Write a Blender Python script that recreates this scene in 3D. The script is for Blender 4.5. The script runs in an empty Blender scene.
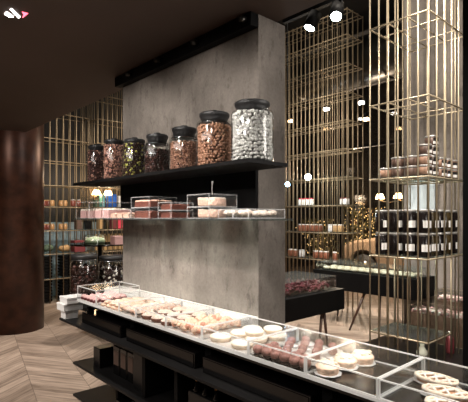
import bpy, math, random
from mathutils import Vector, Matrix
random.seed(7)
S = bpy.context.scene
COL = S.collection
PI = math.pi
# ---------------------------------------------------------------- camera
# world: floor z=0, X runs along the concrete wall, Y runs through it, camera over the origin
FPX, PX0, PY0, EYE = 440.0, 234.0, 218.0, 1.5
FX, FY = -0.7366, 0.6763          # forward
RX, RY = 0.6763, 0.7366           # right
cam_d = bpy.data.cameras.new('camera'); cam = bpy.data.objects.new('camera', cam_d); COL.objects.link(cam)
cam.location = (0, 0, EYE); cam.rotation_euler = (PI/2, 0, math.atan2(-FX, FY))
cam_d.sensor_width = 36; cam_d.lens = 36*FPX/468; cam_d.shift_y = (PY0-201)/468
cam_d.clip_start = .05; cam_d.clip_end = 100
S.camera = cam
S.view_settings.view_transform = 'Standard'; S.view_settings.look = 'None'
S.view_settings.gamma = 1; S.view_settings.use_curve_mapping = False
S.view_settings.exposure = 0.45
S.cycles.max_bounces = 10; S.cycles.transparent_max_bounces = 24
S.cycles.sample_clamp_indirect = 4
S.cycles.caustics_reflective = False; S.cycles.caustics_refractive = False
wd = bpy.data.worlds.new('world'); S.world = wd; wd.use_nodes = True
wd.node_tree.nodes['Background'].inputs[0].default_value = (1, .9, .8, 1)
wd.node_tree.nodes['Background'].inputs[1].default_value = 0.004

ORD = ['first', 'second', 'third', 'fourth', 'fifth', 'sixth', 'seventh', 'eighth', 'ninth', 'tenth']
def xat(px, Y):                    # X of the point on plane Y seen at column px
    r = (px-PX0)/FPX; d = Y/(FY+r*RY); return d*(FX+r*RX)
def yat(px, X):
    r = (px-PX0)/FPX; d = X/(FX+r*RX); return d*(FY+r*RY)

# ---------------------------------------------------------------- lights
def spot(x, y, z, tx, ty, tz, power, deg=60, col=(1, .86, .72), size=.04, blend=.6):
    l = bpy.data.lights.new('spot_lamp', 'SPOT'); l.energy = power; l.color = col
    l.spot_size = math.radians(deg); l.spot_blend = blend; l.shadow_soft_size = size
    o = bpy.data.objects.new('spot_lamp', l); COL.objects.link(o); o.location = (x, y, z)
    o.rotation_euler = (Vector((tx, ty, tz))-Vector((x, y, z))).to_track_quat('-Z', 'Y').to_euler()
    return o
def point(x, y, z, power, col=(1, .7, .4), size=.05):
    l = bpy.data.lights.new('point_lamp', 'POINT'); l.energy = power; l.color = col; l.shadow_soft_size = size
    o = bpy.data.objects.new('point_lamp', l); COL.objects.link(o); o.location = (x, y, z); return o
def area(x, y, z, sx, sy, power, col=(1, .86, .72), rot=(0, 0, 0)):
    l = bpy.data.lights.new('area_lamp', 'AREA'); l.shape = 'RECTANGLE'; l.size = sx; l.size_y = sy
    l.energy = power; l.color = col
    o = bpy.data.objects.new('area_lamp', l); COL.objects.link(o); o.location = (x, y, z); o.rotation_euler = rot; return o
NEU = (1, .93, .86)
# ceiling downlights over the counter and at the shelf jars, then added fill lamps
for x in (-2.8, -2.3, -1.8, -1.3, -.8, -.4):
    spot(x+.15, .85, 2.6, x, 1.42, .95, 54, 46, NEU)
for x in (-3.0, -2.2, -1.4):
    spot(x+.35, .25, 2.58, x, 1.7, 1.7, 48, 64, NEU)
for x in (-2.9, -1.95):
    spot(x+.2, .1, 2.58, x, 1.73, 1.2, 34, 50, NEU)
for x in (-2.6, -1.7):
    spot(x+.3, -.5, 2.4, x, 1.55, 1.52, 42, 34, NEU)  # added low front fill, brightens the cakes under the shelf
area(.6, 2.6, 2.3, .8, 1.6, 46, NEU, ((Vector((-1.7, 1.8, 1.5))-Vector((.6, 2.6, 2.3))).to_track_quat('-Z', 'Y').to_euler()))  # added soft fill from the right for the wall's side face
spot(-1.2, .2, 2.4, -1.57, 1.27, .7, 30, 16, NEU)  # added narrow lamp aimed at the gold ornaments
# aisle to the left, behind the column, and the right hand side of the hall
spot(-4.5, .9, 2.55, -4.8, 1.6, 0, 150, 90, NEU)
spot(-3.7, -.6, 2.55, -3.9, .3, 0, 110, 90, NEU)
spot(-3.2, -1.2, 2.4, -6.2, 1.6, 1.1, 120, 50, (1, .8, .66))  # added lamp without a fixture, lights the column
spot(-6.0, 2.9, 4.8, -7.9, 3.2, .7, 330, 60)
spot(-6.0, 3.9, 4.8, -7.9, 4.3, 1.2, 150, 60)
spot(-5.6, 2.5, 2.9, -8.3, 3.1, .9, 130, 60)  # extra fill lamp added for the lower wall behind the lattice
spot(-5.2, 3.4, 4.8, -5.3, 2.7, .9, 260, 40, NEU)
spot(-3.4, 3.4, 4.9, -3.4, 4.6, 0, 900, 56, NEU)
spot(-4.3, 3.6, 4.9, -4.7, 6.2, 1.6, 300, 60, (1, .92, .8))
spot(-4.0, 3.8, 4.9, -4.4, 6.1, 3.9, 110, 90, (1, .92, .8))
spot(-1.2, 2.5, 4.9, -2.0, 4.5, 1.3, 600, 50, (1, .9, .78))
spot(-.3, 3.0, 4.9, -1.7, 5.2, 2.6, 330, 75, (1, .9, .78))
spot(-1.7, 4.0, 4.9, -1.9, 5.9, .5, 500, 40, NEU)
# soft general light of the hall
area(-3.4, 4.2, 5.1, 4, 2.5, 60, (1, .9, .78))
area(-2.2, -.7, 2.6, 3.0, 1.0, 46, NEU)  # unseen fill, set here to brighten the concrete wall

# ---------------------------------------------------------------- materials
M = {}
def mat(name, col, rough=.5, metal=0., spec=.5, emit=None, es=0., bump=None, var=None, coat=0., alpha=1.):
    m = bpy.data.materials.new(name); m.use_nodes = True; nt = m.node_tree; b = nt.nodes['Principled BSDF']
    c = tuple(x/255 for x in col); c = tuple(((x+.055)/1.055)**2.4 if x > .04045 else x/12.92 for x in c)
    b.inputs['Base Color'].default_value = (*c, 1)
    b.inputs['Roughness'].default_value = rough; b.inputs['Metallic'].default_value = metal
    b.inputs['Specular IOR Level'].default_value = spec; b.inputs['Coat Weight'].default_value = coat
    b.inputs['Alpha'].default_value = alpha
    if emit: b.inputs['Emission Color'].default_value = (*emit, 1); b.inputs['Emission Strength'].default_value = es
    if bump or var:
        tc = nt.nodes.new('ShaderNodeTexCoord')
        n = nt.nodes.new('ShaderNodeTexNoise'); sc = (bump or var)[0]
        n.inputs['Scale'].default_value = sc; n.inputs['Detail'].default_value = 6
        nt.links.new(tc.outputs['Object'], n.inputs['Vector'])
        if bump:
            bp = nt.nodes.new('ShaderNodeBump'); bp.inputs['Strength'].default_value = bump[1]; bp.inputs['Distance'].default_value = .01
            nt.links.new(n.outputs['Fac'], bp.inputs['Height']); nt.links.new(bp.outputs['Normal'], b.inputs['Normal'])
        if var:
            mx = nt.nodes.new('ShaderNodeMixRGB'); k = var[1]
            mx.inputs[1].default_value = (*[x*(1-k) for x in c], 1); mx.inputs[2].default_value = (*[min(1, x*(1+k)) for x in c], 1)
            rp = nt.nodes.new('ShaderNodeMapRange'); rp.inputs[1].default_value = .35; rp.inputs[2].default_value = .65
            nt.links.new(n.outputs['Fac'], rp.inputs[0]); nt.links.new(rp.outputs[0], mx.inputs[0]); nt.links.new(mx.outputs[0], b.inputs['Base Color'])
    M[name] = m; return m
def glass(name, tint=(1, 1, 1), refl=.6, rough=.02, base=.04, haze=0.):
    m = bpy.data.materials.new(name); m.use_nodes = True; nt = m.node_tree
    for n in list(nt.nodes): nt.nodes.remove(n)
    o = nt.nodes.new('ShaderNodeOutputMaterial'); t = nt.nodes.new('ShaderNodeBsdfTransparent'); g = nt.nodes.new('ShaderNodeBsdfGlossy')
    lw = nt.nodes.new('ShaderNodeLayerWeight'); lw.inputs['Blend'].default_value = .35
    mr = nt.nodes.new('ShaderNodeMapRange'); mr.inputs[3].default_value = base; mr.inputs[4].default_value = refl
    mx = nt.nodes.new('ShaderNodeMixShader'); t.inputs[0].default_value = (*tint, 1); g.inputs['Roughness'].default_value = rough
    nt.links.new(lw.outputs['Fresnel'], mr.inputs[0]); nt.links.new(mr.outputs[0], mx.inputs[0])
    src = t.outputs[0]
    if haze:
        d = nt.nodes.new('ShaderNodeBsdfDiffuse'); d.inputs[0].default_value = (.9, .9, .88, 1)
        m2 = nt.nodes.new('ShaderNodeMixShader'); m2.inputs[0].default_value = haze
        nt.links.new(t.outputs[0], m2.inputs[1]); nt.links.new(d.outputs[0], m2.inputs[2]); src = m2.outputs[0]
    nt.links.new(src, mx.inputs[1]); nt.links.new(g.outputs[0], mx.inputs[2]); nt.links.new(mx.outputs[0], o.inputs[0])
    M[name] = m; return m
glass('glass', (.98, .99, .985), .5, .09, .03)
glass('acrylic', (.985, .99, .99), .14, .18, .015)
glass('green_glass', (.86, .94, .92), .6, .05, .08, .03)
glass('dark_glass', (.12, .11, .1), .6, .03, .1)
glass('smoked', (.7, .66, .62), .5, .03, .06)
mat('acrylic_edge', (238, 238, 236), .25, alpha=.6)
mat('clear_edge', (225, 225, 225), .15, alpha=.3)
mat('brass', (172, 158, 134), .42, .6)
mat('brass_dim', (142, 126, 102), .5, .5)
mat('black', (9, 8, 8), .35)
mat('black_gloss', (7, 6, 6), .13, spec=.5)
mat('black_matte', (11, 10, 10), .6, spec=.12)
mat('black_steel', (15, 14, 14), .45, spec=.22, bump=(9, .03))
mat('shelf_black', (18, 17, 17), .3, spec=.5)
mat('rubber', (30, 30, 31), .5)
mat('steel', (120, 122, 124), .25, .9)
mat('steel_dark', (70, 68, 64), .35, .9, bump=(6, .1))
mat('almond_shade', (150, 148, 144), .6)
mat('ceiling', (72, 57, 49), .75, var=(1.5, .06))
mat('ceiling_high', (14, 12, 11), .8)
mat('wall_dark', (24, 20, 18), .6, var=(1.2, .3))
mat('rust', (66, 39, 28), .36, .35, bump=(7, .08), var=(2.6, .38))
mat('blue_wall', (142, 160, 172), .7, var=(5, .12))
mat('white', (232, 230, 226), .5)
mat('white_marble', (236, 233, 228), .35, var=(7, .05))
mat('porcelain', (226, 214, 200), .25)
mat('white_paper', (214, 211, 208), .7)
mat('tray_floor', (196, 190, 184), .35, var=(6, .12))
mat('doily', (244, 240, 236), .8)
mat('card', (196, 188, 182), .7, var=(9, .06))
mat('wood_leg', (62, 38, 26), .45, var=(20, .2))
mat('almond_white', (200, 198, 194), .5, var=(30, .06))
mat('almond_brown', (160, 118, 94), .5, var=(60, .15))
mat('hazel', (146, 106, 86), .45, var=(60, .2))
mat('dark_choc', (46, 26, 20), .3)
mat('red_choc', (92, 60, 54), .35)
mat('pink_choc', (186, 140, 122), .45)
mat('pistachio', (150, 146, 70), .5)
mat('truffle', (150, 106, 96), .42, bump=(60, .3), var=(40, .3))
mat('cream', (240, 222, 200), .5, bump=(40, .25), var=(24, .08))
mat('cream_white', (244, 236, 224), .5, bump=(40, .2))
mat('crust', (202, 148, 108), .6, bump=(70, .4), var=(35, .25))
mat('crust_dark', (108, 64, 46), .6, bump=(70, .4), var=(35, .25))
mat('crumb', (224, 184, 164), .7, bump=(80, .7), var=(60, .25))
mat('sugar', (222, 204, 190), .7, bump=(90, .5), var=(30, .12))
mat('puff', (232, 196, 170), .6, bump=(60, .6), var=(30, .25))
mat('puff_red', (206, 146, 120), .6, bump=(60, .6), var=(30, .25))
mat('choc_cake', (110, 62, 50), .6, bump=(60, .5), var=(40, .3))
mat('berry', (150, 60, 66), .4, bump=(60, .4), var=(40, .3))
mat('candy_red', (104, 44, 56), .35, var=(40, .3))
mat('candy_pink', (146, 66, 80), .4)
mat('macaron', (226, 180, 176), .6)
mat('plum', (110, 44, 48), .5)
mat('tub_brown', (146, 114, 94), .55, var=(30, .12))
mat('tub_dark', (84, 64, 54), .55, var=(30, .12))
mat('label_white', (228, 226, 224), .6)
mat('label_black', (20, 18, 20), .5)
mat('lid_silver', (168, 166, 164), .4, .4)
mat('jar_black', (20, 15, 15), .2, var=(90, .6))
mat('jar_olive', (52, 42, 24), .25, var=(60, .4))
mat('honey', (160, 122, 80), .3)
mat('jam', (104, 52, 42), .3)
mat('amber', (140, 88, 66), .3)
mat('tan', (186, 150, 104), .6)
mat('blue', (36, 96, 190), .4)
mat('teal', (90, 160, 168), .4)
mat('pink', (206, 62, 84), .5)
mat('green_cake', (176, 196, 160), .5, bump=(30, .5), var=(16, .15))
mat('moss', (70, 88, 70), .7, var=(20, .3))
mat('lampshade', (255, 220, 170), .5, emit=(1, .62, .3), es=12)
mat('spot_face', (255, 255, 255), .5, emit=(.85, 1, .97), es=30)
mat('spot_blue', (255, 255, 255), .5, emit=(.35, .65, 1), es=22)
mat('spot_warm', (255, 255, 255), .5, emit=(1, .95, .75), es=22)
mat('led_white', (255, 255, 255), .5, emit=(1, .97, .93), es=14)
mat('led_red', (220, 60, 70), .5, emit=(1, .12, .18), es=3)
mat('fairy', (255, 210, 120), .5, emit=(1, .74, .38), es=2.6)
mat('leaf', (78, 70, 32), .7, var=(10, .3))
mat('car_paint', (168, 144, 120), .35, .1, coat=.5)
mat('tyre', (18, 17, 16), .7)
mat('gold', (226, 168, 100), .3, .35)
mat('outside', (20, 18, 18), .8)
mat('pale_glimpse', (190, 202, 206), .5)
mat('stone', (150, 140, 128), .8, bump=(12, .5), var=(5, .2))

def concrete():
    m = mat('concrete', (150, 142, 134), .75); nt = m.node_tree; b = nt.nodes['Principled BSDF']; L = nt.links
    tc = nt.nodes.new('ShaderNodeTexCoord')
    def noise(scale, vec_scale, det=8, rough=.6):
        mp = nt.nodes.new('ShaderNodeMapping'); mp.inputs['Scale'].default_value = vec_scale
        n = nt.nodes.new('ShaderNodeTexNoise'); n.inputs['Scale'].default_value = scale; n.inputs['Detail'].default_value = det; n.inputs['Roughness'].default_value = rough
        L.new(tc.outputs['Object'], mp.inputs[0]); L.new(mp.outputs[0], n.inputs['Vector']); return n
    n1 = noise(1.6, (1, 1, 1)); n2 = noise(2.2, (2.5, 2.5, .6), 7); n3 = noise(70, (1, 1, 1), 3); n4 = noise(9, (2, 2, .8), 8, .8)
    def ramp(src, a, c0, bb, c1):
        r = nt.nodes.new('ShaderNodeValToRGB'); r.color_ramp.elements[0].position = a; r.color_ramp.elements[1].position = bb
        r.color_ramp.elements[0].color = (*c0, 1); r.color_ramp.elements[1].color = (*c1, 1); L.new(src.outputs['Fac'], r.inputs[0]); return r
    def mul(a, c, f):
        x = nt.nodes.new('ShaderNodeMixRGB'); x.blend_type = 'MULTIPLY'; x.inputs[0].default_value = f; L.new(a, x.inputs[1]); L.new(c, x.inputs[2]); return x.outputs[0]
    base = ramp(n1, .35, (.17, .147, .127), .68, (.33, .292, .258)).outputs[0]
    c = mul(base, ramp(n2, .38, (.7, .69, .68), .62, (1.12, 1.12, 1.12)).outputs[0], .55)
    c = mul(c, ramp(n4, .36, (.42, .4, .38), .47, (1, 1, 1)).outputs[0], .7)
    c = mul(c, ramp(n3, .4, (.85, .85, .85), .6, (1.05, 1.05, 1.05)).outputs[0], .6)
    L.new(c, b.inputs['Base Color'])
    bp = nt.nodes.new('ShaderNodeBump'); bp.inputs['Strength'].default_value = .25; bp.inputs['Distance'].default_value = .006
    L.new(n4.outputs['Fac'], bp.inputs['Height']); L.new(bp.outputs[0], b.inputs['Normal'])
concrete()
def floor_mat():
    m = mat('floor_wood', (160, 132, 112), .42, spec=.35); nt = m.node_tree; b = nt.nodes['Principled BSDF']; L = nt.links
    tc = nt.nodes.new('ShaderNodeTexCoord'); mp = nt.nodes.new('ShaderNodeMapping'); mp.inputs['Rotation'].default_value = (0, 0, math.radians(12))
    L.new(tc.outputs['Object'], mp.inputs[0]); sp = nt.nodes.new('ShaderNodeSeparateXYZ'); L.new(mp.outputs[0], sp.inputs[0])
    def mt(op, a, c=None):
        n = nt.nodes.new('ShaderNodeMath'); n.operation = op
        for i, v in enumerate((a, c)):
            if v is None: continue
            if isinstance(v, (int, float)): n.inputs[i].default_value = v
            else: L.new(v, n.inputs[i])
        return n.outputs[0]
    W_, P_ = .44, .14
    x, y = sp.outputs[0], sp.outputs[1]
    row = mt('FLOOR', mt('DIVIDE', y, W_)); pp = mt('PINGPONG', y, W_)
    s = mt('DIVIDE', mt('ADD', x, pp), P_); idx = mt('FLOOR', s); fr = mt('FRACT', s)
    cb = nt.nodes.new('ShaderNodeCombineXYZ'); L.new(row, cb.inputs[0]); L.new(idx, cb.inputs[1])
    wn = nt.nodes.new('ShaderNodeTexWhiteNoise'); wn.noise_dimensions = '2D'; L.new(cb.outputs[0], wn.inputs['Vector'])
    # grain: stretch along the plank
    u = mt('ADD', x, pp); v = mt('SUBTRACT', x, pp)
    cg = nt.nodes.new('ShaderNodeCombineXYZ'); L.new(mt('MULTIPLY', u, 26), cg.inputs[0]); L.new(mt('ADD', mt('MULTIPLY', v, 2.2), mt('MULTIPLY', wn.outputs['Value'], 40)), cg.inputs[1])
    gn = nt.nodes.new('ShaderNodeTexNoise'); gn.inputs['Scale'].default_value = 1; gn.inputs['Detail'].default_value = 5; L.new(cg.outputs[0], gn.inputs['Vector'])
    r = nt.nodes.new('ShaderNodeValToRGB'); e = r.color_ramp.elements
    e[0].position = 0; e[0].color = (.12, .085, .062, 1); e[1].position = 1; e[1].color = (.48, .37, .29, 1)
    L.new(mt('ADD', mt('MULTIPLY', wn.outputs['Value'], .45), mt('MULTIPLY', mt('SUBTRACT', gn.outputs['Fac'], .33), 1.3)), r.inputs[0])
    gap = mt('MAXIMUM', mt('LESS_THAN', fr, .045), mt('LESS_THAN', mt('FRACT', mt('DIVIDE', y, W_)), .012))
    mx = nt.nodes.new('ShaderNodeMixRGB'); L.new(mt('MULTIPLY', gap, .75), mx.inputs[0]); L.new(r.outputs[0], mx.inputs[1]); mx.inputs[2].default_value = (.06, .04, .03, 1)
    L.new(mx.outputs[0], b.inputs['Base Color'])
    bp = nt.nodes.new('ShaderNodeBump'); bp.inputs['Strength'].default_value = .25; bp.inputs['Distance'].default_value = .004
    L.new(mt('SUBTRACT', gn.outputs['Fac'], gap), bp.inputs['Height']); L.new(bp.outputs[0], b.inputs['Normal'])
floor_mat()

# ---------------------------------------------------------------- mesh builder
class MB:
    def __init__(s): s.v = []; s.f = []; s.m = []; s.sm = []
    def add(s, vs, fs, mi=0, smooth=False):
        b = len(s.v); s.v += [tuple(v) for v in vs]
        for f in fs: s.f.append([i+b for i in f]); s.m.append(mi); s.sm.append(smooth)
        return s
    def box(s, x0, x1, y0, y1, z0, z1, mi=0):
        v = [(x0, y0, z0), (x1, y0, z0), (x1, y1, z0), (x0, y1, z0), (x0, y0, z1), (x1, y0, z1), (x1, y1, z1), (x0, y1, z1)]
        return s.add(v, [(0, 3, 2, 1), (4, 5, 6, 7), (0, 1, 5, 4), (1, 2, 6, 5), (2, 3, 7, 6), (3, 0, 4, 7)], mi)
    def lathe(s, prof, n=24, c=(0, 0, 0), mi=0, smooth=True, cap=True, wob=0):
        vs = []; fs = []
        for r, z in prof:
            for k in range(n):
                a = 2*PI*k/n; rr = r*(1+wob*math.sin(a*9)) if wob else r
                vs.append((c[0]+rr*math.cos(a), c[1]+rr*math.sin(a), c[2]+z))
        for i in range(len(prof)-1):
            for k in range(n):
                k2 = (k+1) % n; fs.append((i*n+k, i*n+k2, (i+1)*n+k2, (i+1)*n+k))
        s.add(vs, fs, mi, smooth)
        if cap:
            b = len(s.v)-len(vs)
            for i, rev in ((0, 1), (len(prof)-1, 0)):
                if prof[i][0] > 1e-5:
                    f = [b+i*n+k for k in range(n)]; s.f.append(f[::-1] if rev else f); s.m.append(mi); s.sm.append(False)
        return s
    def tube(s, pts, r, n=8, mi=0):
        pts = [Vector(p) for p in pts]; rs = r if isinstance(r, (list, tuple)) else [r]*len(pts); vs = []; fs = []
        for i, p in enumerate(pts):
            t = (pts[min(i+1, len(pts)-1)]-pts[max(i-1, 0)]).normalized()
            a = Vector((0, 0, 1)) if abs(t.z) < .9 else Vector((1, 0, 0))
            u = t.cross(a).normalized(); w = t.cross(u)
            for k in range(n):
                q = 2*PI*k/n; vs.append(p+rs[i]*(math.cos(q)*u+math.sin(q)*w))
        for i in range(len(pts)-1):
            for k in range(n):
                k2 = (k+1) % n; fs.append((i*n+k, (i+1)*n+k, (i+1)*n+k2, i*n+k2))
        fs.append(tuple(range(n))); fs.append(tuple(range((len(pts)-1)*n, len(pts)*n))[::-1])
        return s.add(vs, fs, mi, True)
    def blob(s, c, rx, ry, rz, mi=0, nu=8, nv=6, rot=None, lump=0):
        vs = [(0, 0, -1)]
        for j in range(1, nv):
            t = PI*j/nv-PI/2
            for k in range(nu): vs.append((math.cos(t)*math.cos(2*PI*k/nu), math.cos(t)*math.sin(2*PI*k/nu), math.sin(t)))
        vs.append((0, 0, 1)); T = len(vs)-1; fs = []
        for k in range(nu):
            k2 = (k+1) % nu; fs.append((0, 1+k2, 1+k)); fs.append((T, T-nu+k, T-nu+k2))
            for j in range(nv-2): a = 1+j*nu; fs.append((a+k, a+k2, a+nu+k2, a+nu+k))
        out = []
        for v in vs:
            q = Vector((v[0]*rx, v[1]*ry, v[2]*rz))
            if lump: q *= 1+random.uniform(-lump, lump)
            if rot: q = rot @ q
            out.append(q+Vector(c))
        return s.add(out, fs, mi, True)
    def prism(s, poly, y0, y1, mi=0):     # polygon in x,z extruded in y
        n = len(poly); vs = [(x, y0, z) for x, z in poly]+[(x, y1, z) for x, z in poly]
        fs = [tuple(range(n)), tuple(range(n, 2*n))[::-1]]+[(i, i+n, (i+1) % n+n, (i+1) % n) for i in range(n)]
        return s.add(vs, fs, mi)
    def build(s, name, m, parent=None, bevel=0, loc=None):
        me = bpy.data.meshes.new(name); me.from_pydata(s.v, [], s.f)
        for k in (m if isinstance(m, (list, tuple)) else [m]): me.materials.append(M[k])
        me.polygons.foreach_set('material_index', s.m); me.polygons.foreach_set('use_smooth', s.sm)
        me.update(); o = bpy.data.objects.new(name, me); COL.objects.link(o)
        if bevel:
            bv = o.modifiers.new('bevel', 'BEVEL'); bv.width = bevel; bv.segments = 2; bv.limit_method = 'ANGLE'
        if parent is not None: o.parent = parent
        if loc: o.location = loc
        return o
def box(name, m, b, parent=None, bevel=0): return MB().box(*b).build(name, m, parent, bevel)
def struct(o): o['kind'] = 'structure'; return o
def tag(o, label, cat, group=None, kind=None):
    o['label'] = label; o['category'] = cat
    if group: o['group'] = group
    if kind: o['kind'] = kind
    return o
def empty(name, loc, label, cat, group=None, rz=0):
    o = bpy.data.objects.new(name, None); COL.objects.link(o); o.location = loc; o.rotation_euler.z = rz
    o.empty_display_size = .05
    return tag(o, label, cat, group)
def children(o): return [c for c in KIDS.get(o.name, [])]
def dup(o, loc, label=None, group=None, rz=None, sc=None):
    def cp(a, par):
        c = a.copy(); COL.objects.link(c); c.parent = par
        for ch in a.children: cp(ch, c)
        return c
    r = cp(o, None); r.location = loc
    if rz is not None: r.rotation_euler.z = rz
    if sc: r.scale = (sc, sc, sc) if not isinstance(sc, tuple) else sc
    if label: r['label'] = label
    if group: r['group'] = group
    return r

# ================================================================ SETTING
XL, XR, YB, YF, ZH, ZL = -8.6, 2.6, 8.3, -2.2, 5.15, 2.62
WX0, WX1, WY0, WY1 = -3.21, -1.69, 1.734, 1.956
struct(box('floor', 'floor_wood', (XL, XR, YF, YB, -.08, 0)))
struct(box('ceiling', 'ceiling', (XL, XR, YF, 1.88, ZL, ZL+.12)))
struct(box('ceiling_high', 'ceiling_high', (XL, XR, 1.88, YB, ZH, ZH+.1)))
struct(box('trim_bulkhead', 'ceiling_high', (XL, XR, 1.76, 1.88, ZL+.12, ZH+.1)))
struct(box('wall_left', ['wall_dark'], (XL-.1, XL, YF, YB, 0, ZH+.1)))
struct(box('wall_left_lower', 'blue_wall', (XL, XL+.04, 2.2, 4.1, 0, 1.42)))
struct(box('wall_front', 'wall_dark', (XL, XR, YF-.1, YF, 0, ZL+.1)))
struct(box('wall_right', 'wall_dark', (XR, XR+.1, YF, YB, 0, ZH+.1)))
# back wall: dark masonry either side of a shop window
wx0, wx1, wz0, wz1 = -7.2, -2.3, .12, 4.3
bw = MB().box(XL, wx0, YB, YB+.15, 0, ZH+.1).box(wx1, XR, YB, YB+.15, 0, ZH+.1).box(wx0, wx1, YB, YB+.15, wz1, ZH+.1).box(wx0, wx1, YB, YB+.15, 0, wz0)
struct(bw.build('wall_back', 'wall_dark'))
struct(box('window_1', 'smoked', (wx0, wx1, YB+.06, YB+.075, wz0, wz1)))
fr = MB()
for x in (wx0+.03, wx0+1.63, wx0+3.25, wx1-.03): fr.box(x-.03, x+.03, YB+.02, YB+.12, wz0, wz1)
fr.box(wx0, wx1, YB+.02, YB+.12, 3.0, 3.06); struct(fr.build('trim_window', 'black_matte'))
struct(box('trim_pavement', 'outside', (-13, 1, YB+.15, 15, -.12, -.04)))
struct(box('wall_street', 'wall_dark', (-13, 1, 15, 15.2, -.12, 7)))
# concrete dividing wall
struct(box('wall_concrete', 'concrete', (WX0, WX1, WY0, WY1, 0, ZL)))
struct(box('trim_ledge', 'white_marble', (WX0, WX1, 1.575, WY0, .90, .957), None, .003))
# rust brown round column
struct(MB().lathe([(.35, 0), (.35, ZH)], 64, (-6.4, 1.86, 0)).build('column', 'rust'))
# concrete pillar behind the right hand cage
px0, px1 = xat(404, 5.75), xat(470, 5.75)
struct(box('pillar', 'concrete', (px0, px1, 5.75, 6.2, 0, ZH)))
# dark frame post at the right edge
struct(box('trim_post', 'black_matte', (-.80, -.62, 2.2, 2.36, 0, ZH)))
# duct under the high ceiling
d = MB(); d.tube([(XL+.01, 7.5, 4.5), (XR-.01, 7.5, 4.5)], .44, 32)
for x in range(-8, 2): d.tube([(x, 7.5, 4.5), (x+.04, 7.5, 4.5)], .455, 32)
tag(d.build('air_duct', 'steel_dark'), 'large round grey metal air duct running under the high ceiling', 'duct')

# recessed black light slot along the top of the concrete wall
t = empty('light_track', (0, 0, 0), 'black track along the top of the concrete wall with small heads', 'light track')
MB().box(WX0-.02, WX1+.0, WY0-.06, WY0-.004, 2.545, ZL-.001).build('rail', 'black_matte', t, .002)
for px in (129, 158, 195, 243):
    x = xat(px, WY0-.08)
    h = MB(); h.tube([(x, WY0-.06, 2.585), (x, WY0-.105, 2.575)], .016, 12); h.build('lamp_head', 'steel_dark', t)
# ceiling fixture top left: two white reflectors and a red one in a dark recess
cd = .0
def ceil_pt(px, py):
    r = (px-PX0)/FPX; d_ = (ZL-.003-EYE)*FPX/(PY0-py); return (d_*(FX+r*RX), d_*(FY+r*RY))
t = empty('ceiling_spotlight', (*ceil_pt(17, 14.5), ZL), 'recessed ceiling spotlight with two white blades and a red one', 'ceiling light')
cx, cy = ceil_pt(17, 14.5)
for i, (poly, mm) in enumerate([([(4.5, 14), (7, 12), (13.5, 17), (9, 17)], 'led_white'), ([(10, 9.5), (12, 9), (20, 17), (18.5, 18)], 'led_white'), ([(22, 12), (28, 13.5), (22.5, 18), (23.5, 14.5)], 'led_red')]):
    P = [ceil_pt(*q) for q in poly]; n = len(P)
    vs = [(x-cx, y-cy, -.004) for x, y in P]+[(x-cx, y-cy, -.001) for x, y in P]
    MB().add(vs, [tuple(range(n)), tuple(range(n, 2*n))[::-1]]+[(k, k+n, (k+1) % n+n, (k+1) % n) for k in range(n)]).build('reflector', mm, t)

# suspended track with two spotlights, right of the wall
t = empty('suspended_light_track', (0, 0, 0), 'black suspended track rail above the brass cages', 'light track')
xa, xb, yt, zt = xat(284, 3.2), xat(372, 3.2), 3.2, 3.36
MB().box(xa, xb, yt-.02, yt+.02, zt, zt+.035).build('rail', 'black_matte', t)
for x in (xa+.2, xb-.2): MB().tube([(x, yt, zt+.03), (x, yt, ZH)], .006, 6).build('rod', 'black_matte', t)
for px, tx, ty, lab in ((313, -.45, -.55, 'lit black track spotlight, the lower left one of the pair'), (337, .35, -.8, 'lit black track spotlight, the higher right one of the pair')):
    x = xat(px, yt); q = empty('track_spotlight', (x, yt, zt), lab, 'spotlight', 'spotlights on the suspended track')
    MB().tube([(0, 0, 0), (0, 0, -.05)], .01, 8).build('bracket', 'black_matte', q)
    dd = Vector((tx*.5, ty*.5, -.8)).normalized(); c = Vector((0, 0, -.08))
    MB().tube([c-dd*.07, c+dd*.075], [.055, .062], 20).build('lamp_body', 'black_matte', q)
    MB().tube([c+dd*.076, c+dd*.082], .045, 20).build('lens', 'spot_face', q)

# ================================================================ CONCRETE WALL SHELVES
SX0, SX1, SY0 = -3.45, -1.46, 1.427
tag(box('wall_shelf', 'black_matte', (SX0, SX1, SY0, WY0-.022, 1.7585, 1.778), None, .002), 'thick black wall shelf carrying the row of big glass jars', 'shelf')
tag(box('back_panel', 'black_matte', (WX0+.0, WX1-.002, WY0-.02, WY0-.001, 1.51, 1.777)), 'matt black panel on the concrete wall between both shelves', 'panel')
tag(box('glass_shelf', 'green_glass', (SX0, SX1+.02, SY0, WY0-.002, 1.487, 1.497)), 'thin glass wall shelf carrying stacked acrylic cake boxes', 'shelf')

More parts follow.
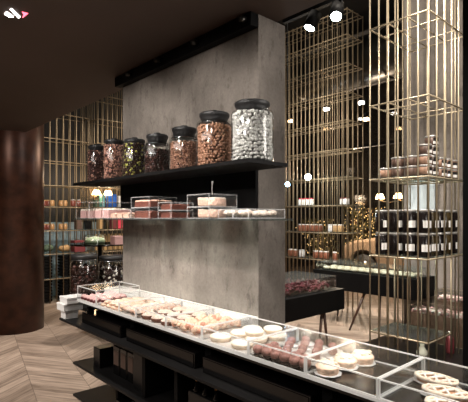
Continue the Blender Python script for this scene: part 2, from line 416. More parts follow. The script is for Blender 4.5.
def make_jar(h, w, loc, label, fills, size, fill_h, flabel, density=1.0, inner='dark_choc'):
    """big cylindrical glass jar with a black lid, plus what fills it"""
    r = w/2
    h -= .012
    g = empty('glass_jar', loc, label, 'jar', 'big glass jars on the black shelf')
    hb = h-.05
    MB().lathe([(r*.96, .0), (r, .012), (r, hb*.92), (r*.95, hb*.97), (r*.82, hb), (r*.8, hb+.004)], 32, cap=False).lathe([(0.001, .004), (r*.96, .004)], 32, cap=False).build('body', 'glass', g)
    ld = MB().lathe([(r*.72, hb-.016), (r*.74, hb+.004), (r*.80, hb+.018), (r*.84, hb+.022), (r*.85, hb+.036), (r*.8, hb+.041), (r*.3, hb+.044), (.001, hb+.044)], 32).build('lid', 'rubber', g)
    MB().lathe([(.014, hb+.043), (.014, hb+.049), (.022, hb+.051), (.021, hb+.057), (.001, hb+.058)], 16).build('knob', 'rubber', ld)
    MB().tube([(r*.84*math.cos(a), r*.84*math.sin(a), hb-.018) for a in [k*PI/12 for k in range(25)]], .003, 6).build('clasp_ring', 'steel', g)
    # fill
    f = MB(); ri = r-.004; k0 = len(fills)
    f.lathe([(ri-size*1.75, .008), (ri-size*1.75, fill_h-size*.6), (.001, fill_h-size*.5)], 20, mi=k0)  # darker core, shade between the sweets put into its colour
    n = int(2*PI*ri*fill_h/(size*size*2.1)*density)
    z = size*.8
    rows = max(1, int(fill_h/(size*1.25))); per = max(8, int(2*PI*ri/(size*1.72)))
    for i in range(rows):
        for k in range(per):
            a = 2*PI*(k+.5*(i % 2)+random.uniform(-.25, .25))/per
            zz = .01+size*.7+i*size*1.25+random.uniform(-.3, .3)*size
            rr = ri-size*random.uniform(.72, 1.15)
            if random.random() > density: continue
            R = Matrix.Rotation(random.uniform(0, PI), 3, 'X') @ Matrix.Rotation(random.uniform(0, PI), 3, 'Z')
            f.blob((rr*math.cos(a), rr*math.sin(a), min(zz, fill_h)), size*.95, size*.72, size*.66, random.choices(range(k0), [q[1] for q in fills])[0], 7, 5, R)
    for k in range(int(per*2.2)):
        a = random.uniform(0, 2*PI); rr = (ri-size)*math.sqrt(random.random())
        R = Matrix.Rotation(random.uniform(0, PI), 3, 'X') @ Matrix.Rotation(random.uniform(0, PI), 3, 'Z')
        f.blob((rr*math.cos(a), rr*math.sin(a), fill_h+random.uniform(-.3, .4)*size), size*.95, size*.72, size*.66, random.choices(range(k0), [q[1] for q in fills])[0], 7, 5, R)
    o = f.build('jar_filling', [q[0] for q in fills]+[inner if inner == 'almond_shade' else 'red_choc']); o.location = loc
    tag(o, flabel, 'sweets', 'sweets filling the shelf jars', 'stuff')
ZS = 1.7785
JY = 1.575
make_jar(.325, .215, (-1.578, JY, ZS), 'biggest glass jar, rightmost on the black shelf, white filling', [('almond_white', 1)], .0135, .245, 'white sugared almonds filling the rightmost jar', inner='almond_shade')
make_jar(.322, .200, (-1.877, JY, ZS), 'second glass jar from the right, full of large brown nuts', [('almond_brown', 1)], .0125, .225, 'large light brown nuts filling the second jar from right', inner='almond_brown')
make_jar(.282, .178, (-2.16, JY, ZS), 'third glass jar from the right, full of small brown nuts', [('hazel', 1)], .0095, .17, 'small brown nuts filling the third jar from right', inner='hazel')
make_jar(.282, .170, (-2.458, JY, ZS), 'fourth glass jar from right, dark sweets to two thirds', [('dark_choc', 3), ('red_choc', 1)], .010, .16, 'dark chocolate sweets filling the middle jar')
make_jar(.290, .172, (-2.745, JY, ZS), 'glass jar with black and yellow sweets, fifth from right', [('dark_choc', 3), ('pistachio', 1)], .0115, .23, 'dark sweets mixed with yellow green ones in a jar')
make_jar(.325, .168, (-3.045, JY, ZS), 'glass jar with pinkish brown sweets, second from left', [('pink_choc', 2), ('red_choc', 1)], .0085, .26, 'pinkish brown sweets filling the second jar from left')
make_jar(.318, .160, (-3.335, JY, ZS), 'leftmost glass jar on the black shelf, dark red filling', [('red_choc', 2), ('dark_choc', 1), ('pink_choc', .4)], .0085, .25, 'dark red sweets filling the leftmost jar')

# ---- cake boxes on the glass shelf
ZG = 1.4975
def edge_frame(mb, x0, x1, y0, y1, z0, z1, w=.004, mi=0, low=True):
    for z in ((z0, z1-w) if low else (z1-w,)):
        mb.box(x0, x1, y0, y0+w, z, z+w, mi); mb.box(x0, x1, y1-w, y1, z, z+w, mi)
        mb.box(x0, x0+w, y0+w, y1-w, z, z+w, mi); mb.box(x1-w, x1, y0+w, y1-w, z, z+w, mi)
    for x in (x0, x1-w):
        for y in (y0, y1-w): mb.box(x, x+w, y, y+w, z0+w, z1-w, mi)
    return mb
def panes(mb, x0, x1, y0, y1, z0, z1, t=.0025, mi=0, bottom=True):
    mb.box(x0+.0015, x1-.0015, y0+.0012, y0+.0012+t, z0+.001, z1-.001, mi); mb.box(x0+.0015, x1-.0015, y1-.0012-t, y1-.0012, z0+.001, z1-.001, mi)
    mb.box(x0+.0012, x0+.0012+t, y0+.004, y1-.004, z0+.001, z1-.001, mi); mb.box(x1-.0012-t, x1-.0012, y0+.004, y1-.004, z0+.001, z1-.001, mi)
    return mb
def acrylic_box(x0, x1, y0, y1, z0, z1, label, group='acrylic cake boxes on the glass shelf', w=.003, knob=False):
    g = empty('acrylic_cake_box', ((x0+x1)/2, (y0+y1)/2, z0), label, 'cake box', group)
    a, b, h = (x1-x0)/2, (y1-y0)/2, z1-z0
    edge_frame(MB(), -a, a, -b, b, 0, h, w).build('edge_frame', 'clear_edge', g)
    panes(MB(), -a, a, -b, b, 0, h).box(-a+w, a-w, -b+w, b-w, .0005, .0025).build('side_panes', 'acrylic', g)
    l = MB().box(-a+w, a-w, -b+w, b-w, h-.0025, h-.0005).build('lid', 'acrylic', g)
    if knob: MB().tube([(a*.0, 0, h), (0, 0, h+.05), (.004, 0, h+.075)], [.002, .002, .006], 8).build('knob', 'white', l)
    return g
def cake(kind, x, y, z, r, h, label, group, top='sugar', side='crumb', n=24, lump=.05):
    m = MB(); m.lathe([(r*.95, 0), (r, h*.15), (r, h*.75), (r*.92, h*.95)], n, wob=.015)
    for k in range(int(90)):
        a = random.uniform(0, 2*PI); rr = r*.93*math.sqrt(random.random()); s = r*random.uniform(.08, .14)
        m.blob((rr*math.cos(a), rr*math.sin(a), h*.95), s, s, s*.7, 1, 6, 4)
    m.lathe([(r*.92, h*.95), (.001, h*.97)], n, mi=1)
    o = m.build(kind, [side, top]); o.location = (x, y, z); return tag(o, label, 'cake', group)
# left: tall pair beyond the wall end
x0, x1, x2 = -3.43, xat(89, 1.44), xat(103, 1.44)
acrylic_box(x0, x1-.004, 1.44, 1.69, ZG, ZG+.127, 'tall acrylic box at the far left end of glass shelf')
acrylic_box(x1, x2, 1.44, 1.69, ZG, ZG+.12, 'acrylic box of pink cakes, second from shelf left end')
acrylic_box(x2+.006, xat(130, 1.44), 1.44, 1.66, ZG, ZG+.06, 'low flat acrylic box of pink slices on the glass shelf')
def slab(x, y, z, sx, sy, sz, m, label, group, kind='cake_slice', top=None):
    b = MB(); b.box(-sx/2, sx/2, -sy/2, sy/2, 0, sz*.8, 0); n = 4
    for i in range(int(max(3, sx/.018))):
        for j in range(int(max(3, sy/.018))):
            b.blob((-sx/2+(i+.5)*sx/int(max(3, sx/.018)), -sy/2+(j+.5)*sy/int(max(3, sy/.018)), sz*.8), .0105, .0105, sz*.2+random.uniform(0, .004), 1, 6, 4)
    o = b.build(kind, [m, top or m], bevel=0); o.location = (x, y, z); return tag(o, label, 'cake', group)
for i, (xx, zz) in enumerate([(-3.36, ZG), (-3.23, ZG), (-3.10, ZG), (-2.98, ZG)]):
    slab(xx, 1.56, zz+.003, .10, .18, .07, 'macaron', 'pink cake slab in the tall acrylic boxes, %s from left' % ORD[i], 'pink slabs in the left acrylic boxes', top='sugar')
for i in range(3):
    slab(-2.87+i*.09, 1.55, ZG+.003, .075, .15, .035, 'crumb', 'flat pink cake slice in the low acrylic box, %s from left' % ORD[i], 'slices in the low acrylic box')
# chocolate cake tower (two tiers)
bx0, bx1 = xat(131, 1.47), xat(149, 1.47)
for k in range(2):
    acrylic_box(bx0, bx1, 1.47, 1.68, ZG+k*.07, ZG+k*.07+.069, ('lower' if k == 0 else 'upper')+' acrylic box of the chocolate cake stack')
    slab((bx0+bx1)/2, 1.575, ZG+k*.07+.003, bx1-bx0-.03, .17, .045, 'choc_cake', 'chocolate cake in the '+('lower' if k == 0 else 'upper')+' box of the taller stack', 'chocolate cakes', 'chocolate_cake', 'crumb' if k else 'choc_cake')
cx0, cx1 = xat(156, 1.44)+.02, xat(170, 1.44)+.01
for k in range(2):
    acrylic_box(cx0, cx1, 1.44, 1.60, ZG+k*.048, ZG+k*.048+.047, ('bottom' if k == 0 else 'top')+' low acrylic box of dark brownies, beside the tower')
    slab((cx0+cx1)/2, 1.52, ZG+k*.048+.003, cx1-cx0-.025, .13, .032, 'choc_cake', 'dark brownie slab in the '+('bottom' if k == 0 else 'top')+' low box', 'brownies', 'brownie')
# crumb cakes
dx0, dx1 = xat(187, 1.45), xat(209, 1.45)
for k in range(2):
    hh = (.062, .068)[k]; zz = ZG+(0, .0625)[k]
    acrylic_box(dx0, dx1, 1.45, 1.65, zz, zz+hh, ('lower' if k == 0 else 'upper')+' acrylic box of the pink crumb cake stack', knob=(k == 1))
    cake('crumb_cake', (dx0+dx1)/2, 1.55, zz+.003, .078, .045, 'round pink crumb cake in the '+('lower' if k == 0 else 'upper')+' box', 'round crumb cakes')
ex0, ex1 = xat(218, 1.44), xat(249, 1.44)
g3 = (ex1-ex0)/2
for k in range(2):
    acrylic_box(ex0+k*g3, ex0+(k+1)*g3-.003, 1.44, 1.70, ZG, ZG+.047, 'low acrylic box of white meringues, '+('left' if k == 0 else 'right')+' one at shelf right end')
    for j in range(3):
        mm = MB(); 
        for q in range(9): mm.blob((random.uniform(-.04, .04), random.uniform(-.028, .028), .016+random.uniform(0, .01)), .02, .018, .014, 0, 8, 6)
        o = mm.build('meringue', 'sugar'); o.location = (ex0+k*g3+g3/2, 1.49+j*.075, ZG+.004)
        tag(o, ('front', 'middle', 'back')[j]+' white meringue in '+('left' if k == 0 else 'right')+' low acrylic box at shelf right end', 'meringue', 'meringues at the shelf right end')

# ================================================================ COUNTER
CY0, CY1, CZ = 1.24, 1.555, .945
XE = .35
t = empty('display_counter', (-1.2, 1.4, 0), 'long black display counter with open steel shelves under the pastry trays', 'counter')
def cpart(name, m, b, bevel=0.002):
    o = box(name, m, (b[0]+1.2, b[1]+1.2, b[2]-1.4, b[3]-1.4, b[4], b[5]), t, bevel); return o
cpart('top', 'black_gloss', (-2.93, XE, CY0+.01, CY1+.01, CZ-.028, CZ-.002))
cpart('top_edge', 'acrylic_edge', (-2.935, XE, CY0, CY0+.009, CZ-.012, CZ-.001), 0)
cpart('shelf', 'black_steel', (-3.12, XE, 1.19, CY1, .782, .797))
cpart('shelf', 'black_steel', (-2.93, XE, 1.21, CY1, .513, .528))
cpart('shelf', 'black_steel', (-2.93, XE, 1.21, CY1, .298, .313))
cpart('plinth', 'black_matte', (-2.6, XE, 1.33, CY1, 0, .297))
cpart('recess', 'black_matte', (-2.86, XE, 1.34, CY1, .872, .916))
for x in (-2.93, -2.32, -1.62, -.95, -.3):
    cpart('post', 'black_matte', (x+.0 if x > -2.9 else x+.02, x+.045 if x > -2.9 else x+.05, 1.30, 1.34, .798, .916))
cpart('back_plate', 'black_steel', (-2.6, XE, CY1-.012, CY1, .529, .781))
for x in (-2.1, -1.8, -.8): cpart('bracket', 'black_matte', (x, x+.03, 1.25, CY1-.013, .529, .781))
for x in (-2.5, -1.4, -.3): cpart('bracket', 'black_matte', (x, x+.03, 1.3, CY1, .314, .512))
# drawers: glossy smoked boxes on the top shelf
xs = [(-2.87, -2.335), (-2.27, -1.63), (-1.57, -.96), (-.9, -.31)]
for i, (a, b) in enumerate(xs):
    dr = empty('drawer_box', ((a+b)/2, 1.4, .798), ['glossy black box on the counter, at its left end', 'glossy black box on the counter, second from left', 'glossy black box on the counter, third from left', 'glossy black box on the counter, nearest the camera'][i], 'box', 'glossy boxes under the trays')
    w = (b-a)/2
    MB().box(-w, w, -.152, .13, 0, .072).build('body', 'black_gloss', dr, .002)
    MB().box(-w+.008, w-.008, -.155, -.1525, .006, .066).build('front_panel', 'black_gloss', dr, .001)

def tin(x, y, z, w, dp, h, label, group, win=True):
    g = empty('gift_box', (x, y, z), label, 'gift box', group)
    MB().box(-w/2, w/2, -dp/2, dp/2, 0, h).build('box', 'black_gloss' if win else 'black', g, .003)
    if win: MB().box(-w*.36, w*.36, -dp/2-.0015, -dp/2-.0002, h*.35, h*.85).build('label', 'tub_dark', g)
for i in range(3):
    tin(-2.50+i*.088, 1.33, .529, .078, .05, .175, ['left', 'middle', 'right'][i]+' one of three small black gift boxes with brown labels', 'small black gift boxes with brown labels')
tin(-2.72, 1.36, .529, .09, .16, .125, 'plain black box at the left end of middle shelf', 'black boxes on the middle shelf', False)
tin(-2.20, 1.33, .529, .10, .10, .20, 'tall glossy black box right of the small labelled boxes', 'black boxes on the middle shelf', False)
tin(-2.36, 1.30, .314, .09, .1, .11, 'black box with brown label on the bottom shelf', 'black boxes on the bottom shelf')
tin(-1.573, 1.33, .529, .22, .16, .155, 'large glossy black box carrying the gold ornaments', 'black boxes on the middle shelf', False)
tin(-1.12, 1.40, .529, .2, .12, .16, 'wide glossy black box near the camera on middle shelf', 'black boxes on the middle shelf', False)
# gold bow-tied figurines
def gold_fig(px, py, k, lab):
    x = xat(px, 1.27)
    g = empty('gold_ornament', (x, 1.27, .6845), lab, 'ornament', 'gold ornaments on the black box')
    MB().lathe([(.016, 0), (.018, .01), (.008, .03), (.01, .05)], 12).build('base', 'black_gloss', g)
    if k == 0: MB().tube([(-.03, 0, .062), (-.01, 0, .075), (.01, 0, .066), (.03, 0, .07), (.045, 0, .058)], [.006, .011, .012, .01, .004], 10).blob((-.028, 0, .072), .013, .012, .013).build('body', 'gold', g)
    else: MB().blob((0, 0, .062), .011, .011, .014, 0, 12, 8, None, .08).build('body', 'gold', g)
gold_fig(206, 385, 0, 'gold animal shaped ornament on the large black box')
gold_fig(197, 385, 1, 'small round gold ornament left of the animal shaped one')
gold_fig(217, 385, 1, 'small round gold ornament right of the animal shaped one')

# white cardboard boxes at the counter's far left end
for i, (x0, x1, y0, y1, z, h, lab) in enumerate([(-3.115, -3.03, 1.20, 1.29, .7975, .055, 'small white carton, bottom of the stack at the counter shelf end'), (-3.15, -3.02, 1.185, 1.32, .853, .05, 'white carton in the middle of the stack at shelf end'), (-3.135, -3.005, 1.20, 1.335, .9035, .045, 'white carton on top of the stack at shelf end')]):
    g = empty('carton', ((x0+x1)/2, (y0+y1)/2, z), lab, 'box', 'white cartons at the counter end')
    w, dp = (x1-x0)/2, (y1-y0)/2
    MB().box(-w, w, -dp, dp, 0, h*.7).build('base', 'white_paper', g, .002)
    MB().box(-w-.002, w+.002, -dp-.002, dp+.002, h*.7+.0005, h).build('lid', 'white_paper', g, .002)

# ---- display trays
TB = [-2.93, -2.642, -2.344, -2.152, -1.858, -1.568, -1.268, -.978, -.697, -.41, -.12]
names = ['taller acrylic tray at far left end of the counter', 'acrylic tray of pale cookies, second from counter far end', 'narrow acrylic tray of pale biscuits, third from far end', 'acrylic tray of dark sugar-topped tartlets', 'acrylic tray of orange puff pastries', 'acrylic tray of large white cream tarts', 'acrylic tray of brown truffles', 'half empty acrylic tray with three cream cakes', 'acrylic tray of lattice tarts at the right edge', 'acrylic tray nearest the camera, beyond the lattice tarts']
for i in range(10):
    x0, x1 = TB[i]+.002, TB[i+1]-.002; h = .095 if i == 0 else .062
    g = empty('display_tray', ((x0+x1)/2, (CY0+CY1)/2, CZ), names[i], 'tray', 'acrylic pastry trays on the counter')
    a, b = (x1-x0)/2, (CY1-CY0)/2
    edge_frame(MB(), -a, a, -b, b, 0, h, .0045).build('edge_frame', 'acrylic_edge', g)
    panes(MB(), -a, a, -b, b, 0, h).build('side_panes', 'acrylic', g)
    MB().box(-a+.006, a-.006, -b+.006, b-.006, .0005, .003).build('base', 'acrylic' if i > 5 else 'tray_floor', g)
    MB().box(-a+.0055, a-.0055, -b+.0055, b-.0055, h-.003, h-.001).build('lid', 'acrylic', g)
ZT = CZ+.0035
def place(o, x, y, z, rz=0): o.location = (x, y, z); o.rotation_euler.z = rz; return o
# prototypes
def disc_tart(name, r, h, shell, fill, paper=None, dome=.35, bits=0, bit='sugar'):
    def mk(label, cat, group, loc):
        g = empty(name, loc, label, cat, group)
        z0 = 0
        if paper: MB().lathe([(r*1.1, 0), (r*1.13, .0015), (.001, .002)], 28, wob=.03).build('paper', paper, g); z0 = .002
        MB().lathe([(r*.86, z0), (r, z0+h*.6), (r*.97, z0+h*.72), (r*.9, z0+h*.66)], 28, wob=.02).build('crust', shell, g)
        f = MB(); f.lathe([(r*.93, z0+h*.6), (r*.86, z0+h*.85), (r*.6, z0+h*(.85+dome*.35)), (r*.3, z0+h*(.85+dome*.5)), (.001, z0+h*(.85+dome*.55))], 28, cap=False)
        for k in range(bits):
            a = random.uniform(0, 2*PI); rr = r*.8*math.sqrt(random.random()); s = r*random.uniform(.1, .18)
            f.blob((rr*math.cos(a), rr*math.sin(a), z0+h*(.9+dome*.3)), s, s, s*.6, 1, 7, 5)
        f.build('filling', [fill, bit], g)
        return g
    return mk
def ordinals(pts):
    ys = sorted({round(y, 3) for x, y in pts}); out = []
    for x, y in pts:
        xs_ = sorted(p[0] for p in pts if abs(p[1]-y) < 1e-3)
        out.append((ORD[ys.index(round(y, 3))], ORD[xs_.index(x)]))
    return out
def row(proto_fn, pts, label, cat, group, labels=None):
    p = None
    for i, (x, y) in enumerate(pts):
        lb = labels[i] if labels else label+', %s row from front, %s from left' % ordinals(pts)[i]
        z = ZT
        if p is None: p = proto_fn(lb, cat, group, (x, y, z)); 
        else: dup(p, (x, y, z), lb, rz=random.uniform(0, 6))
    return p
# T1: dark tray of macaroons
mk = disc_tart('macaroon', .022, .026, 'plum', 'macaron', None, .8)
row(mk, [(-2.90+.045*i+(.02 if j % 2 else 0), 1.275+.05*j) for j in range(5) for i in range(5)], 'pink and plum macaroon in leftmost tray', 'macaroon', 'macaroons in the leftmost tray')
# T2: cookies, piled
def cookie_fn(label, cat, group, loc):
    m = MB().lathe([(.030, 0), (.034, .006), (.030, .013), (.015, .016), (.001, .0165)], 20, wob=.04)
    for k in range(10):
        a = random.uniform(0, 6.28); r = random.uniform(0, .025); m.blob((r*math.cos(a), r*math.sin(a), .014), .006, .006, .004, 1, 6, 4)
    o = m.build('cookie', ['puff', 'sugar']); o.location = loc; return tag(o, label, cat, group)
pts = [(-2.595+.07*i+(.02 if j % 2 else 0), 1.285+.06*j) for j in range(5) for i in range(4) if -2.6+.07*i < -2.375]
p = row(cookie_fn, pts, 'lower pale sugared cookie in second tray', 'cookie', 'cookies in the second tray')
for (x, y), (r1, c1) in zip(pts[:14], ordinals(pts)): dup(p, (x+.02, y+.012, ZT+.017), 'upper pale sugared cookie in second tray, %s row from front, %s from left' % (r1, c1))
# T3: biscuits
def bisc(label, cat, group, loc):
    m = MB()
    for k in range(7): m.blob((random.uniform(-.018, .018), random.uniform(-.018, .018), .014+random.uniform(0, .012)), .02, .018, .012, k % 2, 8, 6)
    o = m.build('rock_cake', ['sugar', 'crumb']); o.location = loc; return tag(o, label, cat, group)
row(bisc, [(-2.30+.065*i, 1.28+.06*j) for j in range(5) for i in range(3)], 'lumpy pale rock cake, narrow third tray', 'cake', 'rock cakes in the third tray')
# T4: dark tartlets with sugar tops
mk = disc_tart('tartlet', .044, .03, 'crust_dark', 'sugar', None, .5, 8, 'cream')
row(mk, [(-2.098+.094*i, 1.295+.1*j) for j in range(3) for i in range(3) if i*.094 < .2], 'sugar dusted dark tartlet in fourth tray', 'tartlet', 'sugar dusted tartlets')
# T5: puffs
def puff(label, cat, group, loc):
    m = MB()
    for k in range(11):
        a = k*.57; m.blob((.022*math.cos(a*2), .022*math.sin(a*2), .016+.0015*k), .017, .013, .013, 0 if k % 4 else 1, 8, 6, Matrix.Rotation(a, 3, 'Z'))
    o = m.build('puff_pastry', ['puff', 'puff_red']); o.location = loc; return tag(o, label, cat, group)
row(puff, [(-1.81+.078*i+(.015 if j % 2 else 0), 1.283+.074*j) for j in range(4) for i in range(3)], 'golden puff pastry in fifth tray', 'pastry', 'puff pastries')
# T6: cream tarts
mk = disc_tart('cream_tart', .049, .030, 'cream', 'cream_white', None, .3, 0)
labs = ['cream tart at front left of the cream tart tray', 'cream tart at front right of the cream tart tray', 'cream tart in middle left of the cream tart tray', 'cream tart in middle right of the cream tart tray', 'cream tart at back left of the cream tart tray', 'cream tart at back right of the cream tart tray']
p = row(mk, [(-1.505, 1.30), (-1.36, 1.295), (-1.49, 1.41), (-1.375, 1.40), (-1.505, 1.50), (-1.345, 1.50)], None, 'tart', 'white cream tarts', labs)
dup(p, (-1.365, 1.495, ZT+.029), 'cream tart stacked on the back right cream tart', sc=.9)
dup(p, (-1.39, 1.40, ZT+.029), 'cream tart stacked on the middle right cream tart', sc=.9)
# T7: truffles
def truffle(label, cat, group, loc):
    g = empty('truffle', loc, label, cat, group)
    MB().lathe([(.014, 0), (.019, .008), (.021, .011)], 18, wob=.05, cap=True).build('paper_cup', 'dark_choc', g)
    MB().blob((0, 0, .022), .0225, .0225, .019, 0, 14, 9, None, .03).build('ball', 'truffle', g)
    return g
row(truffle, [(-1.241+.0475*i, 1.272+.0*j) for j in range(1) for i in range(6)]+[(-1.225+.0475*i, 1.314) for i in range(5)], 'brown truffle in dark paper cup', 'truffle', 'truffles in the front rows')
bk = [(-1.235+.07*i+(.033 if j % 2 else 0), 1.362+.056*j) for j in range(4) for i in range(4) if -1.235+.07*i+(.033 if j % 2 else 0) < -1.0]
dy = MB().lathe([(.037, 0), (.041, .001), (.001, .0012)], 24, wob=.06).build('paper_doily', 'doily'); tag(dy, 'round white paper doily under truffles in the truffle tray', 'doily', 'white doilies under truffles')
for i, (x, y) in enumerate(bk):
    lb = 'white paper doily in truffle tray, %s row from front, %s from left' % ordinals(bk)[i]
    if i == 0: dy['label'] = lb
    (place(dy, x, y, ZT+.0002+.0013*(i % 2)) if i == 0 else dup(dy, (x, y, ZT+.0002+.0013*(i % 2)), lb))
def truffle2(label, cat, group, loc):
    g = empty('truffle', loc, label, cat, group)
    MB().lathe([(.013, 0), (.016, .004), (.001, .004)], 16).build('paper_cup', 'doily', g)
    MB().blob((0, 0, .018), .0195, .0195, .0165, 0, 14, 9, None, .03).build('ball', 'truffle', g)
    return g
tl = ['brown truffle on white doily, %s doily row, %s from left' % q for q in ordinals(bk)]
p = truffle2(tl[0], 'truffle', 'truffles on doilies', (bk[0][0], bk[0][1], ZT+.003))
for (x, y), lb in zip(bk[1:], tl[1:]): dup(p, (x, y, ZT+.003), lb)
# T8: cream cakes
mk = disc_tart('cream_cake', .043, .036, 'puff', 'cream', 'white_paper', .5, 26, 'cream')
row(mk, [(-.928, 1.305), (-.925, 1.41), (-.905, 1.497)], None, 'cake', 'cream cakes on white paper', ['cream cake on white paper, nearest the tray front', 'cream cake on white paper, middle of three', 'cream cake on white paper, farthest back of three'])
# T9: lattice tarts
def lattice_tart(label, cat, group, loc):
    g = empty('lattice_tart', loc, label, cat, group); a, b = .066, .036
    n = 24; ring = [(a*math.cos(2*PI*k/n)**1*(1.0), b*math.sin(2*PI*k/n), .018) for k in range(n+1)]
    MB().lathe([(1.06, 0), (1.1, .015), (.001, .02)], 24, wob=.03).build('paper', 'white_paper', g).scale = (a*1.08, b*1.15, .09)
    c = MB(); c.lathe([(.93, 0), (1, .55), (.96, .6), (.001, .6)], 24); o = c.build('filling', 'crust', g); o.scale = (a, b, .026)
    m = MB(); m.tube(ring, .0065, 8); m.build('crust', 'cream', g)
    l = MB()
    for k in (-.6, 0, .6):
        for s in (1, -1):
            x = k*a; yy = b*math.sqrt(max(0, 1-k*k))*.95; w = .02*s
            l.tube([(x-w, -yy, .019), (x, 0, .022), (x+w, yy, .019)], .0045, 6)
    l.build('lattice', 'cream_white', g)
    return g
p = lattice_tart('lattice topped berry tart on white paper, farthest back', 'tart', 'lattice tarts', (-.625, 1.487, ZT))
dup(p, (-.555, 1.395, ZT), 'lattice topped berry tart on white paper, middle one', rz=.15)
dup(p, (-.505, 1.295, ZT), 'lattice topped berry tart on white paper, nearest front', rz=-.1)

# ================================================================ BRASS CAGES
def cage(name, label, segs, x0, x1, y0, y1, sx, sy, levels, r, m, inner=0, plates=(), dense_ring=True, z0=0, z1=None, skipback=False):
    """segs: vertical rods along the outline; levels: horizontal rings"""
    g = empty(name, (x0, y0, 0), label, 'display cage', 'brass lattice cages')
    X, Y = x1-x0, y1-y0; z1 = z1 or levels[-1]
    rod = None; pts = []
    nx, ny = max(1, round(X/sx)), max(1, round(Y/sy))
    for i in range(nx+1): pts.append((X*i/nx, 0)); 
    if not skipback:
        for i in range(nx+1): pts.append((X*i/nx, Y))
    for j in range(1, ny): pts.append((0, Y*j/ny)); pts.append((X, Y*j/ny))
    for k in range(inner): pts.append((random.uniform(.1, .9)*X, random.uniform(.3, .7)*Y))
    pts = pts[:96]
    for (x, y) in pts:
        if rod is None:
            rod = MB().tube([(0, 0, z0), (0, 0, z1)], r, 8).build('rod', m, g); rod.location = (x, y, 0)
        else:
            c = rod.copy(); COL.objects.link(c); c.parent = g; c.location = (x, y, 0)
    for z in levels:
        q = MB(); e = r*1.0
        q.tube([(-e, 0, z), (X+e, 0, z)], r, 8).tube([(-e, Y, z), (X+e, Y, z)], r, 8).tube([(0, -e, z), (0, Y+e, z)], r, 8).tube([(X, -e, z), (X, Y+e, z)], r, 8)
        if Y > .3 and nx > 3: q.tube([(X*.33, 0, z), (X*.33, Y, z)], r*.8, 6).tube([(X*.66, 0, z), (X*.66, Y, z)], r*.8, 6)
        if dense_ring: q.tube([(0, Y*.3, z), (X, Y*.3, z)], r*.8, 6).tube([(0, Y*.75, z), (X, Y*.75, z)], r*.8, 6)
        q.build('ring', m, g)
    for z in plates:
        MB().box(.012, X-.012, .012, Y-.012, z+.012, z+.02).build('shelf_plate', 'green_glass', g)
    return g
AX0, AX1, AY0 = -2.457, -1.838, 4.21
# platform
struct(box('trim_platform', 'shelf_black', (-2.75, .4, 4.05, 6.3, 0, .05), None, .004))
# lower module and long upper module
cgA = cage('display_cage', 'tall brass rod cage in front of the concrete pillar, right side', 0, AX0, AX1, AY0, 5.12, .103, .18, [1.10, 1.90, 2.68, 3.49, 4.3], .0085, 'brass', 0, (1.10, 1.9), True, .05, ZH)
XA = AX1-AX0
MB().tube([(0, 0, .3), (XA, 0, .3), (XA, .53, .3), (0, .53, .3), (0, 0, .3)], .0085, 8).build('ring', 'brass', cgA)
MB().box(.012, XA-.012, .012, .52, .312, .32).build('shelf_plate', 'green_glass', cgA)
for k in range(5): MB().tube([(XA*k/4, .53, .05), (XA*k/4, .53, 1.09)], .0075, 8).build('rod', 'brass', cgA)
# right neighbour (behind the dark post, in front of the pillar)
cage('display_cage', 'brass rod cage right of the tall one, partly behind dark post', 0, -1.62, -1.0, 4.95, 5.55, .15, .3, [1.2, 1.98, 2.76, 3.57, 4.4], .008, 'brass', 0, (), True, .05, ZH)
# cage behind the wall
BX1, BX0 = -3.90, xat(270, 6.0)
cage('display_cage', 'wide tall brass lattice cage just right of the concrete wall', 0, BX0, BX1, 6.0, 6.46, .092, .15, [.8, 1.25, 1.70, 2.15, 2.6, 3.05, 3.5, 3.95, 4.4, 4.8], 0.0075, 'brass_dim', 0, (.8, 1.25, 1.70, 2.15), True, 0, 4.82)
# lattice on the far left wall
LX = -7.86
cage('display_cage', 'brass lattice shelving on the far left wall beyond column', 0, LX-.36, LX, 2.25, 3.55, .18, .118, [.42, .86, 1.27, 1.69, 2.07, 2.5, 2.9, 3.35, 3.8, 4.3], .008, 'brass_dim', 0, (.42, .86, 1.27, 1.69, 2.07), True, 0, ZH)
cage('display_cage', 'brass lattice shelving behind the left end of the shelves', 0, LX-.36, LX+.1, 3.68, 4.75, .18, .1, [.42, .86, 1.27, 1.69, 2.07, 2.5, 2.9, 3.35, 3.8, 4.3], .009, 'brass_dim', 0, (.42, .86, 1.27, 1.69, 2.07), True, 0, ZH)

# ---- tubs in cage A
def tub_fn(m):
    def f(label, cat, group, loc):
        g = empty('tub', loc, label, cat, group)
        MB().lathe([(.055, 0), (.061, .004), (.063, .080), (.060, .082)], 24).build('body', m, g)
        MB().lathe([(.0645, .080), (.065, .095), (.061, .099), (.001, .0995)], 24).build('lid', 'lid_silver', g)
        return g
    return f
zA = 1.90+.0215
tb = tub_fn('tub_brown')('light brown tub, single one at shelf left end', 'tub', 'brown tubs in the tall cage', (AX0+.13, AY0+.10, zA))
td = tub_fn('tub_dark')('dark brown tub with silver lid, lower one of second stack', 'tub', 'brown tubs in the tall cage', (AX0+.265, AY0+.09, zA))
def tub_label(g, rz):      # white and black label wrapped on the body
    m = MB(); n = 8; vs = []; R = .0642
    for k in range(n+1):
        a = rz-.7+1.4*k/n; vs += [(R*math.cos(a), R*math.sin(a), .012), (R*math.cos(a), R*math.sin(a), .04), (R*math.cos(a), R*math.sin(a), .072)]
    for k in range(n): m.add([vs[3*k], vs[3*k+3], vs[3*k+4], vs[3*k+1]], [(0, 1, 2, 3)], 0); m.add([vs[3*k+1], vs[3*k+4], vs[3*k+5], vs[3*k+2]], [(0, 1, 2, 3)], 1)
    m.build('label', ['label_white', 'label_black'], g)
dup(td, (AX0+.265, AY0+.09, zA+.1005), 'dark brown tub with silver lid, upper one of second stack')
for k in range(2): dup(td, (AX0+.41, AY0+.09, zA+.1005*k), ('lower' if k == 0 else 'upper')+' dark brown tub of the third stack')
st = ['bottom', 'second', 'top']
